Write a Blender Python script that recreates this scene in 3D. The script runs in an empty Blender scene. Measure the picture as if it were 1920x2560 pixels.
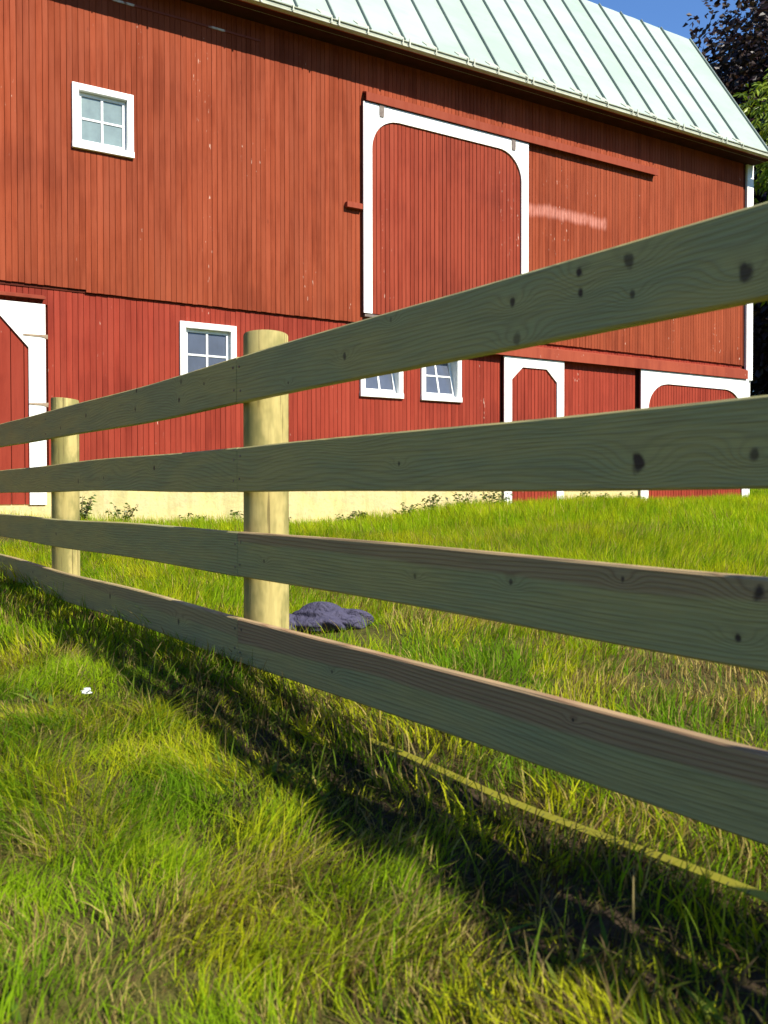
import bpy, bmesh, math, random
import numpy as np
from mathutils import Vector, Matrix

# ------------------------------------------------------------------ camera, sky, sun, exposure
scene = bpy.context.scene
col = scene.collection
H = 0.65                                     # eye height above the ground by the fence
YAW, PITCH, ROLL, F_PX = 0.57499, -0.01920, -0.00175, 2406.13
def cam_axes():
    cy, sy = math.cos(YAW), math.sin(YAW)
    fwd = Vector((sy*math.cos(PITCH), cy*math.cos(PITCH), math.sin(PITCH)))
    right = Vector((cy, -sy, 0)); up = right.cross(fwd)
    return (right*math.cos(ROLL)+up*math.sin(ROLL), -right*math.sin(ROLL)+up*math.cos(ROLL), fwd)
r_, u_, f_ = cam_axes()
cam = bpy.data.cameras.new('camera')
cam_o = bpy.data.objects.new('camera', cam); col.objects.link(cam_o)
cam_o.matrix_world = Matrix(((r_.x, u_.x, -f_.x, 0), (r_.y, u_.y, -f_.y, 0), (r_.z, u_.z, -f_.z, H), (0, 0, 0, 1)))
cam.sensor_fit = 'HORIZONTAL'; cam.sensor_width = 36.0; cam.lens = F_PX/1920*36.0
cam.clip_start = 0.05; cam.clip_end = 3000
cam.dof.use_dof = True; cam.dof.focus_distance = 7.0; cam.dof.aperture_fstop = 11.0
scene.camera = cam_o

SUN = Vector((0.30, -1.0, 0.86)).normalized()           # towards the sun
world = bpy.data.worlds.new('World'); scene.world = world; world.use_nodes = True
wn = world.node_tree; wn.nodes.clear()
sky = wn.nodes.new('ShaderNodeTexSky'); sky.sky_type = 'NISHITA'; sky.sun_disc = False
sky.sun_elevation = math.asin(SUN.z); sky.sun_rotation = math.atan2(SUN.x, SUN.y)
sky.air_density = 1.0; sky.dust_density = 0.0; sky.ozone_density = 10.0; sky.altitude = 200
bg = wn.nodes.new('ShaderNodeBackground'); bg.inputs[1].default_value = 0.115
wo = wn.nodes.new('ShaderNodeOutputWorld')
wn.links.new(sky.outputs[0], bg.inputs[0]); wn.links.new(bg.outputs[0], wo.inputs[0])
sun = bpy.data.lights.new('sun', 'SUN'); sun.energy = 5.0; sun.angle = math.radians(0.53); sun.color = (1.0, 0.93, 0.80)
sun_o = bpy.data.objects.new('sun', sun); col.objects.link(sun_o)
sun_o.rotation_euler = SUN.to_track_quat('Z', 'Y').to_euler(); sun_o.location = (20, -60, 50)
scene.view_settings.view_transform = 'Standard'; scene.view_settings.look = 'None'
scene.view_settings.gamma = 1.0; scene.view_settings.exposure = 0.88
scene.view_settings.use_curve_mapping = False
scene.render.engine = 'CYCLES'
scene.cycles.use_denoising = True
scene.cycles.max_bounces = 6; scene.cycles.diffuse_bounces = 3; scene.cycles.glossy_bounces = 2
scene.cycles.transmission_bounces = 4; scene.cycles.transparent_max_bounces = 8

rng = np.random.default_rng(7)
random.seed(7)

# ------------------------------------------------------------------ helpers
class MB:
    def __init__(s): s.v = []; s.f = []
    def add(s, vs, fs):
        b = len(s.v); s.v += [tuple(p) for p in vs]; s.f += [tuple(i+b for i in f) for f in fs]; return s
    def box(s, x0, x1, y0, y1, z0, z1):
        return s.add([(x0,y0,z0),(x1,y0,z0),(x1,y1,z0),(x0,y1,z0),(x0,y0,z1),(x1,y0,z1),(x1,y1,z1),(x0,y1,z1)],
                     [(0,3,2,1),(4,5,6,7),(0,1,5,4),(1,2,6,5),(2,3,7,6),(3,0,4,7)])
    def prism_y(s, outline, y0, y1):                 # outline of (x, z), counter-clockwise seen from -y
        n = len(outline)
        return s.add([(x, y0, z) for x, z in outline] + [(x, y1, z) for x, z in outline],
                     [tuple(range(n)), tuple(range(2*n-1, n-1, -1))] + [(i, i+n, (i+1) % n+n, (i+1) % n) for i in range(n)])
    def prism_x(s, outline, x0, x1):                 # outline of (y, z)
        n = len(outline)
        return s.add([(x0, y, z) for y, z in outline] + [(x1, y, z) for y, z in outline],
                     [tuple(range(n)), tuple(range(2*n-1, n-1, -1))] + [(i, i+n, (i+1) % n+n, (i+1) % n) for i in range(n)])
    def tube(s, pts, rads, n=8, cap=True):
        pts = [Vector(p) for p in pts]; b = len(s.v); prev = None
        for i, p in enumerate(pts):
            d = (pts[min(i+1, len(pts)-1)]-pts[max(i-1, 0)]).normalized()
            a = d.orthogonal().normalized() if prev is None else (prev-d*prev.dot(d)).normalized()
            prev = a; c = d.cross(a)
            for k in range(n):
                t = 2*math.pi*k/n; q = p+(a*math.cos(t)+c*math.sin(t))*rads[i]; s.v.append(tuple(q))
        for i in range(len(pts)-1):
            for k in range(n):
                s.f.append((b+i*n+k, b+i*n+(k+1) % n, b+(i+1)*n+(k+1) % n, b+(i+1)*n+k))
        if cap:
            s.f.append(tuple(b+k for k in range(n-1, -1, -1))); s.f.append(tuple(b+(len(pts)-1)*n+k for k in range(n)))
        return s
    def build(s, name, mat, parent=None, smooth=False, loc=None, bevel=0, fix=True):
        me = bpy.data.meshes.new(name); me.from_pydata(s.v, [], s.f)
        if fix or bevel:
            bm = bmesh.new(); bm.from_mesh(me)
            if bevel: bmesh.ops.bevel(bm, geom=bm.edges[:], offset=bevel, segments=1, affect='EDGES', clamp_overlap=True)
            bmesh.ops.recalc_face_normals(bm, faces=bm.faces[:]); bm.to_mesh(me); bm.free()
        if smooth: me.polygons.foreach_set('use_smooth', [True]*len(me.polygons))
        me.materials.append(mat)
        return link(name, me, parent, loc)
def link(name, me, parent=None, loc=None):
    o = bpy.data.objects.new(name, me); col.objects.link(o)
    if parent: o.parent = parent
    if loc: o.location = loc
    return o
def tag(o, label=None, cat=None, group=None, kind=None):
    for k, v in (('label', label), ('category', cat), ('group', group), ('kind', kind)):
        if v: o[k] = v
    return o
def empty(name, loc=(0, 0, 0)):
    o = bpy.data.objects.new(name, None); col.objects.link(o); o.location = loc; o.empty_display_size = .2; return o

class NT:                                            # terse shader node builder
    def __init__(s, name):
        s.m = bpy.data.materials.new(name); s.m.use_nodes = True; s.t = s.m.node_tree; s.t.nodes.clear()
        s.out = s.t.nodes.new('ShaderNodeOutputMaterial')
    def n(s, typ, **kw):
        nd = s.t.nodes.new(typ)
        for k, v in kw.items(): setattr(nd, k, v)
        return nd
    def put(s, sock, v):
        if isinstance(v, bpy.types.NodeSocket): s.t.links.new(v, sock)
        elif isinstance(v, (int, float)): sock.default_value = v if sock.type != 'RGBA' else (v, v, v, 1)
        else: sock.default_value = tuple(v)+((1,) if sock.type == 'RGBA' and len(v) == 3 else ())
    def math(s, op, a, b=0.0, c=0.0, clamp=False):
        nd = s.n('ShaderNodeMath', operation=op); nd.use_clamp = clamp
        s.put(nd.inputs[0], a); s.put(nd.inputs[1], b); s.put(nd.inputs[2], c); return nd.outputs[0]
    def vmath(s, op, a, b=(0, 0, 0)):
        nd = s.n('ShaderNodeVectorMath', operation=op); s.put(nd.inputs[0], a); s.put(nd.inputs[1], b); return nd.outputs[0]
    def pos(s): return s.n('ShaderNodeNewGeometry').outputs['Position']
    def obj(s): return s.n('ShaderNodeTexCoord').outputs['Object']
    def rand(s): return s.n('ShaderNodeObjectInfo').outputs['Random']
    def sep(s, v):
        nd = s.n('ShaderNodeSeparateXYZ'); s.put(nd.inputs[0], v); return nd.outputs
    def comb(s, x, y, z):
        nd = s.n('ShaderNodeCombineXYZ'); s.put(nd.inputs[0], x); s.put(nd.inputs[1], y); s.put(nd.inputs[2], z); return nd.outputs[0]
    def noise(s, vec, scale=1.0, detail=2.0, rough=.5, dist=0.0):
        nd = s.n('ShaderNodeTexNoise'); s.put(nd.inputs['Vector'], vec); nd.inputs['Scale'].default_value = scale
        nd.inputs['Detail'].default_value = detail; nd.inputs['Roughness'].default_value = rough; nd.inputs['Distortion'].default_value = dist
        return nd.outputs[0]
    def ramp(s, v, lo, hi, a=0.0, b=1.0):
        nd = s.n('ShaderNodeMapRange', interpolation_type='SMOOTHSTEP'); s.put(nd.inputs[0], v)
        for i, q in enumerate((lo, hi, a, b)): s.put(nd.inputs[i+1], q)
        return nd.outputs[0]
    def mix(s, fac, a, b, mode='MIX'):
        nd = s.n('ShaderNodeMix', data_type='RGBA', blend_type=mode)
        s.put(nd.inputs[0], fac); s.put(nd.inputs[6], a); s.put(nd.inputs[7], b); return nd.outputs[2]
    def bump(s, h, strength=.3, dist=.01):
        nd = s.n('ShaderNodeBump'); s.put(nd.inputs['Height'], h); nd.inputs['Strength'].default_value = strength
        nd.inputs['Distance'].default_value = dist; return nd.outputs[0]
    def bsdf(s, colr, rough=.7, spec=.3, normal=None, metal=0.0):
        nd = s.n('ShaderNodeBsdfPrincipled'); s.put(nd.inputs['Base Color'], colr); s.put(nd.inputs['Roughness'], rough)
        s.put(nd.inputs['Specular IOR Level'], spec); s.put(nd.inputs['Metallic'], metal)
        if normal is not None: s.put(nd.inputs['Normal'], normal)
        return nd.outputs[0]
    def end(s, sh): s.t.links.new(sh, s.out.inputs[0]); return s.m

def ss(a, b, x):
    t = np.clip((np.asarray(x, float)-a)/(b-a), 0, 1); return t*t*(3-2*t)
_lat = np.random.default_rng(3).random((256, 256))
def vnoise(x, y, f=1.0, o=0):
    x = np.asarray(x, float)*f+o*17.3+500; y = np.asarray(y, float)*f+o*9.7+500
    xi = np.floor(x).astype(int); yi = np.floor(y).astype(int); fx = x-xi; fy = y-yi
    fx = fx*fx*(3-2*fx); fy = fy*fy*(3-2*fy); g = lambda a, b: _lat[a % 256, b % 256]
    return (g(xi, yi)*(1-fx)+g(xi+1, yi)*fx)*(1-fy)+(g(xi, yi+1)*(1-fx)+g(xi+1, yi+1)*fx)*fy
def fbm(x, y, f, o=0): return (vnoise(x, y, f, o)+.5*vnoise(x, y, 2.1*f, o+1)+.25*vnoise(x, y, 4.3*f, o+2))/1.75

# ------------------------------------------------------------------ materials
def mat_red(name, a, b, dark, patch=False, board=True):
    t = NT(name); P = t.pos(); x, y, z = t.sep(P)
    rnd = t.rand()
    streak = t.noise(t.comb(t.math('MULTIPLY', x, 9.0), t.math('MULTIPLY', rnd, 40.0), t.math('MULTIPLY', z, .9)), 1.0, 4, .6)
    cloud = t.noise(P, .9, 3, .6)
    fine = t.noise(t.comb(t.math('MULTIPLY', x, 60.0), y, t.math('MULTIPLY', z, 4.0)), 1.0, 3, .6)
    c = t.mix(t.ramp(t.math('ADD', t.math('MULTIPLY', streak, .6), t.math('MULTIPLY', cloud, .5)), .38, .72), a, b)
    c = t.mix(t.math('MULTIPLY', t.ramp(t.math('ADD', t.math('MULTIPLY', cloud, .55), t.math('MULTIPLY', streak, .5)), .52, .70), .5), c, dark)
    v = t.math('ADD', t.math('MULTIPLY', rnd, .22), .89)
    c = t.mix(1.0, c, t.comb(v, v, v), 'MULTIPLY')
    c = t.mix(t.math('MULTIPLY', t.ramp(fine, .5, .8), .4), c, dark)
    # chipped paint: sparse vertical flecks showing pale primer
    fl = t.noise(t.comb(t.math('MULTIPLY', x, 42.0), rnd, t.math('MULTIPLY', z, 11.0)), 1.0, 2, .5)
    zone = t.ramp(t.noise(t.comb(t.math('MULTIPLY', x, 2.3), 3.0, t.math('MULTIPLY', z, .5)), 1.0, 2), .56, .66)
    c = t.mix(t.math('MULTIPLY', t.math('MULTIPLY', t.ramp(fl, .69, .74), zone), .8), c, (.6, .42, .33))
    # knots bleeding through
    kn = t.n('ShaderNodeTexVoronoi'); t.put(kn.inputs['Vector'], t.comb(t.math('MULTIPLY', x, 2.2), 0.0, t.math('MULTIPLY', z, 1.0))); kn.inputs['Scale'].default_value = 1.6
    c = t.mix(t.math('MULTIPLY', t.ramp(kn.outputs['Distance'], .07, .02), .5), c, dark)
    if patch:
        w = t.noise(t.comb(t.math('MULTIPLY', x, 3.0), 0.0, 0.0), 1.0, 3)
        w2 = t.noise(t.comb(t.math('MULTIPLY', x, 11.0), 5.0, 0.0), 1.0, 2)
        dz = t.math('ABSOLUTE', t.math('SUBTRACT', z, t.math('ADD', 4.93, t.math('MULTIPLY', t.math('SUBTRACT', w, .5), .18))))
        hw = t.math('ADD', .075, t.math('MULTIPLY', t.math('SUBTRACT', w2, .5), .14))
        m = t.ramp(t.math('SUBTRACT', dz, hw), .05, -.05)
        m = t.math('MULTIPLY', m, t.math('MULTIPLY', t.ramp(x, 9.6, 9.75), t.ramp(x, 11.4, 11.3)))
        m = t.math('MULTIPLY', m, t.ramp(fine, .25, .65, .15, .8))
        c = t.mix(m, c, (.50, .21, .16))
    rough = t.ramp(streak, .3, .8, .72, .92)
    return t.end(t.bsdf(c, rough, .12, t.bump(fine, .35, .004)))
RED_U = mat_red('red_paint_upper', (.245, .052, .0205), (.195, .037, .014), (.12, .022, .009), True)
RED_L = mat_red('red_paint_lower', (.25, .037, .0195), (.21, .028, .0155), (.12, .017, .010))
RED_D = mat_red('red_paint_door', (.24, .042, .020), (.195, .031, .0155), (.115, .019, .010))
RED_P = mat_red('red_paint_trim', (.265, .056, .028), (.235, .047, .025), (.16, .03, .018))

def mat_simple(name, c1, c2, scale=6.0, rough=.6, spec=.3, bump=.15, bdist=.004, stretch=(1, 1, 1), metal=0.0):
    t = NT(name); P = t.vmath('MULTIPLY', t.pos(), stretch); n = t.noise(P, scale, 4, .6)
    return t.end(t.bsdf(t.mix(t.ramp(n, .3, .7), c1, c2), rough, spec, t.bump(n, bump, bdist), metal))
WHITE = mat_simple('white_paint', (.82, .82, .79), (.76, .76, .72), 8, .55, .35, .2, .004, (4, 4, .7))
WHITE_OLD = mat_simple('white_sash_paint', (.78, .80, .79), (.68, .70, .69), 14, .55, .3)
GAP = mat_simple('board_gap', (.085, .018, .010), (.06, .013, .008), 3, .9, .1)
DARK = mat_simple('barn_inside', (.03, .022, .018), (.02, .016, .014), 3, .9, .1)
SOFFIT = mat_simple('dark_soffit', (.055, .02, .016), (.035, .014, .012), 4, .85, .1)  # very dark red-brown, mottled by noise
IRON = mat_simple('weathered_iron', (.16, .13, .11), (.10, .07, .055), 30, .6, .4, .3, .003)
RUST = mat_simple('rusty_strap', (.30, .23, .15), (.2, .13, .08), 30, .7, .3, .3, .003)

def mat_roof(name, c1, c2, c3):
    t = NT(name); P = t.pos(); x, y, z = t.sep(P)
    n = t.noise(t.vmath('MULTIPLY', P, (.9, .5, 2.5)), 1.0, 4, .6)
    n2 = t.noise(t.vmath('MULTIPLY', P, (3, 1, 14)), 1.0, 3, .6)
    v = t.ramp(t.rand(), 0, 1, .93, 1.05)
    c = t.mix(t.ramp(n, .3, .7), c1, c2); c = t.mix(t.math('MULTIPLY', t.ramp(n2, .55, .75), .35), c, c3)
    c = t.mix(1.0, c, t.comb(v, v, v), 'MULTIPLY')
    return t.end(t.bsdf(c, .48, .35, t.bump(t.math('ADD', n, t.math('MULTIPLY', n2, .3)), .25, .02)))
ROOF = mat_roof('mint_roof_paint', (.30, .375, .315), (.345, .415, .36), (.235, .30, .255))
SEAM = mat_roof('seam_paint', (.19, .23, .20), (.22, .265, .23), (.14, .165, .15))
GUTTER = mat_simple('gutter_paint', (.46, .48, .38), (.36, .38, .29), 5, .5, .4, .2, .01, (1, 1, 1))

def mat_foundation():
    t = NT('whitewashed_foundation'); P = t.pos()
    n = t.noise(P, 3.2, 5, .65); n2 = t.noise(P, 22, 3, .6)
    c = t.mix(t.ramp(n, .35, .65), (.60, .48, .20), (.52, .43, .22)); c = t.mix(t.math('MULTIPLY', t.ramp(n2, .5, .7), .55), c, (.36, .29, .16)); n3 = t.noise(t.vmath('MULTIPLY', P, (3.2, 1, .8)), 1.0, 4, .65); c = t.mix(t.math('MULTIPLY', t.ramp(n3, .5, .66), .6), c, (.33, .31, .13))
    return t.end(t.bsdf(c, .85, .15, t.bump(t.math('ADD', n, t.math('MULTIPLY', n2, .5)), .45, .03)))
FOUND = mat_foundation()

def mat_pane(name, dust, amount, clear=.25):
    t = NT(name); P = t.pos(); n = t.noise(P, 5, 5, .7); n2 = t.noise(t.vmath('MULTIPLY', P, (9, 9, 2.0)), 1.0, 3)
    c = t.mix(t.math('MULTIPLY', t.ramp(t.math('ADD', t.math('MULTIPLY', n, .6), t.math('MULTIPLY', n2, .45)), .2, .85, .45, 1.0), amount), (.05, .06, .08), dust)
    s1 = t.bsdf(c, .12, .6); tr = t.n('ShaderNodeBsdfTransparent').outputs[0]
    mx = t.n('ShaderNodeMixShader'); mx.inputs[0].default_value = 1-clear
    t.t.links.new(tr, mx.inputs[1]); t.t.links.new(s1, mx.inputs[2])
    return t.end(mx.outputs[0])
PANE_DUSTY = mat_pane('dusty_glass', (.25, .33, .32), 1.0, .10)
PANE = mat_pane('window_glass', (.11, .13, .18), .9, .15)

def mat_fence_wood(name, seed, knots, split=None, freq=34.0, warp=9.0):
    """treated pine board; knots (y, z, radius) push the grain aside, split = heartwood line (height, slope, feather)"""
    t = NT(name); P = t.pos(); x, y, z = t.sep(P)
    big = t.noise(t.comb(t.math('MULTIPLY', y, 1.25), float(seed), t.math('MULTIPLY', z, 4.5)), 1.0, 1.5, .45)
    g = t.math('ADD', t.math('MULTIPLY', z, freq), t.math('MULTIPLY', big, warp))
    kd = None
    for ki, (ky, kz, kr) in enumerate(knots):
        dy = t.math('SUBTRACT', y, ky); dz = t.math('SUBTRACT', z, kz)
        q = t.math('ADD', t.math('POWER', t.math('ABSOLUTE', t.math('DIVIDE', dy, kr*5.0)), 2.0), t.math('POWER', t.math('ABSOLUTE', t.math('DIVIDE', dz, kr*2.2)), 2.0))
        g = t.math('ADD', g, t.math('MULTIPLY', t.math('POWER', 2.718, t.math('MULTIPLY', q, -1.0)), 4.2*min(1.0, kr/.012)))
        wob = t.noise(t.vmath('MULTIPLY', P, (1, 45, 45)), 1.0, 3)
        d = t.math('SQRT', t.math('ADD', t.math('POWER', t.math('ABSOLUTE', t.math('DIVIDE', dy, kr*.85)), 2.0), t.math('POWER', t.math('ABSOLUTE', t.math('DIVIDE', dz, kr)), 2.0)))
        d = t.math('ADD', d, t.math('MULTIPLY', t.math('SUBTRACT', wob, .5), 1.6))
        m = t.math('MULTIPLY', t.ramp(d, 1.25, .5), (1.0, .8, .92, .6)[ki % 4])
        kd = m if kd is None else t.math('MAXIMUM', kd, m)
    ring = t.math('POWER', t.math('ADD', t.math('MULTIPLY', t.math('SINE', t.math('MULTIPLY', g, 6.283)), .5), .5), 2.2)
    fine = t.noise(t.comb(t.math('MULTIPLY', y, 6.0), x, t.math('MULTIPLY', z, 420.0)), 1.0, 2, .6)
    blot = t.noise(t.vmath('MULTIPLY', P, (1, 2.2, 11)), 1.0, 3, .6)
    pale = t.mix(t.ramp(blot, .35, .68), (.45, .385, .145), (.355, .355, .16))
    c = t.mix(t.math('MULTIPLY', t.math('MULTIPLY', ring, t.ramp(blot, .3, .7, .3, .75)), .68), pale, (.26, .215, .095))
    if split:
        h, sl, y0, amt = split
        line = t.math('ADD', t.math('ADD', h, t.math('MULTIPLY', t.math('SUBTRACT', y, y0), sl)), t.math('MULTIPLY', t.math('SUBTRACT', t.noise(t.vmath('MULTIPLY', P, (1, 1.5, 3)), 1.0, 3), .5), .05))
        sm = t.math('MULTIPLY', t.ramp(t.math('SUBTRACT', z, line), -.005, .008), amt)
        c = t.mix(sm, c, t.mix(ring, (.39, .26, .135), (.28, .16, .085)))
    c = t.mix(t.math('MULTIPLY', t.ramp(fine, .42, .75), .45), c, (.15, .125, .06))
    if kd is not None: c = t.mix(kd, c, (.065, .042, .03))
    return t.end(t.bsdf(c, .7, .25, t.bump(t.math('ADD', t.math('MULTIPLY', ring, .5), fine), .55, .002)))
def mat_post():
    t = NT('treated_post_wood'); P = t.pos()
    n = t.noise(t.vmath('MULTIPLY', P, (26, 26, 2.0)), 1.0, 4, .6); b = t.noise(t.vmath('MULTIPLY', P, (8, 8, 3.5)), 1.0, 4, .65)
    c = t.mix(t.ramp(n, .3, .7), (.47, .39, .15), (.35, .285, .105)); c = t.mix(t.math('MULTIPLY', t.ramp(b, .42, .6), .9), c, (.21, .19, .065)); kv = t.n('ShaderNodeTexVoronoi'); t.put(kv.inputs['Vector'], t.vmath('MULTIPLY', P, (6, 6, 3.2))); kv.inputs['Scale'].default_value = 1.0; c = t.mix(t.math('MULTIPLY', t.ramp(kv.outputs['Distance'], .14, .05), .75), c, (.12, .085, .035)); ck = t.noise(t.vmath('MULTIPLY', P, (55, 55, 1.4)), 1.0, 3, .6); c = t.mix(t.math('MULTIPLY', t.ramp(ck, .58, .64), .8), c, (.11, .085, .03))
    return t.end(t.bsdf(c, .75, .2, t.bump(n, .4, .004)))
POST = mat_post()
NAIL = mat_simple('nail_steel', (.2, .19, .17), (.12, .11, .10), 80, .45, .5, .1, .001, metal=.6)

def mat_ground():
    t = NT('soil_and_thatch'); P = t.pos()
    n = t.noise(P, 1.7, 5, .65); n2 = t.noise(P, 14, 4, .7)
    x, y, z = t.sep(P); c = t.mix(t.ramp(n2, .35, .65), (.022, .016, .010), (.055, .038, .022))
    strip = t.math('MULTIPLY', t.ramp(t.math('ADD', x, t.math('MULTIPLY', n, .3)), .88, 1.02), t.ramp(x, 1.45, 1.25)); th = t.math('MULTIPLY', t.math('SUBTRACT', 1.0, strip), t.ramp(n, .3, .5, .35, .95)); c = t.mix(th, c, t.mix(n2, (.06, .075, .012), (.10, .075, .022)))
    far = t.ramp(t.math('ADD', t.math('ABSOLUTE', x), t.math('ABSOLUTE', y)), 24, 40)
    c = t.mix(far, c, t.mix(n2, (.09, .14, .02), (.14, .19, .03)))
    return t.end(t.bsdf(c, .95, .1, t.bump(n2, .9, .03)))
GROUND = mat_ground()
def mat_leafy(name, attr=None, base=(.1, .15, .02), var=.35, trans=.45, rough=.5, spec=.3):
    t = NT(name)
    if attr:
        a = t.n('ShaderNodeAttribute'); a.attribute_name = attr; c = a.outputs[0]
    else:
        n = t.noise(t.pos(), 1.3, 3); v = t.ramp(n, .3, .7, 1-var, 1+var); c = t.mix(1.0, base, t.comb(v, v, v), 'MULTIPLY')
    p = t.bsdf(c, rough, spec); tr = t.n('ShaderNodeBsdfTranslucent').outputs[0]
    t.put(tr.node.inputs[0], t.mix(1.0, c, (1.25, 1.2, .55), 'MULTIPLY'))
    mx = t.n('ShaderNodeMixShader'); mx.inputs[0].default_value = trans
    t.t.links.new(p, mx.inputs[1]); t.t.links.new(tr, mx.inputs[2]); return t.end(mx.outputs[0])
GRASS = mat_leafy('grass_blades', 'blade', trans=.5, rough=.7, spec=.05)
LEAF = mat_leafy('leaf_colour', 'blade', trans=.35, rough=.4, spec=.35)
BARK = mat_simple('bark', (.10, .08, .06), (.055, .043, .034), 5, .9, .1, .8, .03, (2, 2, .5))

# ------------------------------------------------------------------ ground
def gz(x, y):
    x = np.asarray(x, float); y = np.asarray(y, float)
    zb = np.interp(x, [-10, 2, 5.0, 6.4, 7.6, 9.2, 15, 30], [.30, .26, .15, .20, .33, .41, .40, .5])
    z = (zb-.075)*ss(3.6, 10.8, y+.12*np.maximum(x-4, 0))+.075*ss(1.3, 3.2, y)
    far = np.maximum(np.hypot(x-4, y-4)-16, 0); z = z+.028*np.minimum(far, 60)
    b = (fbm(x, y, 1.1, 1)-.5)*.09+(fbm(x, y, 4.0, 5)-.5)*.05
    near = ss(12, 9, np.abs(y-5))*ss(22, 15, np.abs(x-6))
    z = z+b*near*(1-.85*ss(1.25, .5, np.abs(x-1.4)/.6))
    z = z+(fbm(x, y, 8.0, 71)-.5)*.075*ss(.62, .85, x)*ss(1.45, 1.28, x)*ss(6, 4, y)*ss(-1, 0, y)
    for hx, hy, hr, hd in ((.66, 1.73, .11, .05), (.60, 1.06, .10, .05), (.42, 1.45, .08, .03)):
        z = z-hd*np.exp(-((x-hx)**2+(y-hy)**2)/hr**2)
    return z
def axis(lo, hi, step, far):
    a = list(np.arange(lo, hi+1e-6, step)); s = step; v = hi
    while v < far: s *= 1.35; v += s; a.append(v)
    s = step; v = lo
    while v > -far: s *= 1.35; v -= s; a.insert(0, v)
    return np.array(a)
gx = axis(-3, 17, .07, 900); gy = axis(-1, 11.3, .07, 900)
GX, GY = np.meshgrid(gx, gy); GZ = gz(GX, GY); nx, ny = len(gx), len(gy)
idx = np.arange(nx*ny).reshape(ny, nx)
quads = np.stack([idx[:-1, :-1], idx[:-1, 1:], idx[1:, 1:], idx[1:, :-1]], -1).reshape(-1, 4)
def np_mesh(name, verts, faces, mat, colors=None, smooth=False):
    me = bpy.data.meshes.new(name); k = faces.shape[1]
    me.vertices.add(len(verts)); me.vertices.foreach_set('co', np.ascontiguousarray(verts, np.float32).ravel())
    me.loops.add(faces.size); me.loops.foreach_set('vertex_index', faces.astype(np.int32).ravel())
    me.polygons.add(len(faces)); me.polygons.foreach_set('loop_start', np.arange(0, faces.size, k, dtype=np.int32))
    me.polygons.foreach_set('loop_total', np.full(len(faces), k, np.int32))
    me.polygons.foreach_set('use_smooth', np.full(len(faces), smooth))
    if colors is not None:
        at = me.attributes.new('blade', 'FLOAT_COLOR', 'POINT')
        at.data.foreach_set('color', np.concatenate([colors, np.ones((len(colors), 1))], 1).astype(np.float32).ravel())
    me.materials.append(mat); me.update(); return me
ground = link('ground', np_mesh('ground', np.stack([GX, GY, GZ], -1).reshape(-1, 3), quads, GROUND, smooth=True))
tag(ground, 'uneven soil and thatch of the barnyard running out to the horizon', 'ground', kind='structure')

# ------------------------------------------------------------------ barn
WY = 11.0                                    # outer face of the upper boards
LY = 11.035                                  # outer face of the lower boards
XL, XR = -7.0, 14.92
Z = lambda z: z+H
barn = empty('barn', (8.0, WY, 0.4))
tag(barn, 'long red barn with vertical board siding, white trim and pale green metal roof', 'barn')
def B(mb, name, mat, parent=None, **kw):     # parts are modelled in world coordinates
    o = mb.build(name, mat, None, **kw); o.parent = parent or barn
    o.matrix_parent_inverse = (parent or barn).matrix_basis.inverted() if (parent is None or parent is barn) else Matrix.Identity(4)
    return o
SEAMZ = Z(2.295)
BASEZ = Z(.30)
holes_u = [(3.03, 3.62, Z(3.94), Z(4.55))]
holes_l = [(4.30, 4.91, Z(1.37), Z(2.0)), (6.83, 7.40, Z(1.37), Z(2.0)), (7.83, 8.41, Z(1.37), Z(2.0))]
doors_l = [(1.22, 2.66, 0, Z(2.10)), (9.22, 10.40, 0, Z(2.03)), (12.12, 14.90, 0, Z(2.03))]
def sheet(holes, x0, x1, z0, z1, y):
    xs = sorted({x0, x1}|{h[0] for h in holes}|{h[1] for h in holes}); zs = sorted({z0, z1}|{max(z0, h[2]) for h in holes}|{min(z1, h[3]) for h in holes})
    m = MB()
    for a, b in zip(xs, xs[1:]):
        for c, d in zip(zs, zs[1:]):
            if any(h[0] <= (a+b)/2 <= h[1] and h[2] <= (c+d)/2 <= h[3] for h in holes): continue
            m.add([(a, y, c), (b, y, c), (b, y, d), (a, y, d)], [(0, 1, 2, 3)])
    return m
up_wall = B(sheet(holes_u, XL, XR, SEAMZ-.02, Z(6.3), WY+.024), 'upper_wall', GAP, fix=False)
lo_wall = B(sheet(holes_l, XL, XR, BASEZ-.1, SEAMZ+.05, LY+.024), 'lower_wall', GAP, fix=False)
PITCHB = .066
def board_mesh(w, z0, z1, y, x, jig):
    c = .003; t = .021; a = x-w/2; b = x+w/2; y = y+jig
    prof = [(a, y+t), (a, y+c), (a+c, y), (b-c, y), (b, y+c), (b, y+t)]
    m = MB(); n = len(prof)
    m.add([(p[0], p[1], z0) for p in prof]+[(p[0], p[1], z1) for p in prof],
          [(i, (i+1) % n, (i+1) % n+n, i+n) for i in range(n)]+[tuple(range(n-1, -1, -1)), tuple(range(n, 2*n))])
    return m
def segs(x, w, z0, z1, holes):
    out = [(z0, z1)]
    for h in holes:
        if h[0] < x+w/2 and h[1] > x-w/2:
            nxt = []
            for a, b in out:
                if h[2] > a+.03: nxt.append((a, min(b, h[2])))
                if h[3] < b-.03: nxt.append((max(a, h[3]), b))
            out = nxt
    return [s for s in out if s[1]-s[0] > .03]
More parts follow.
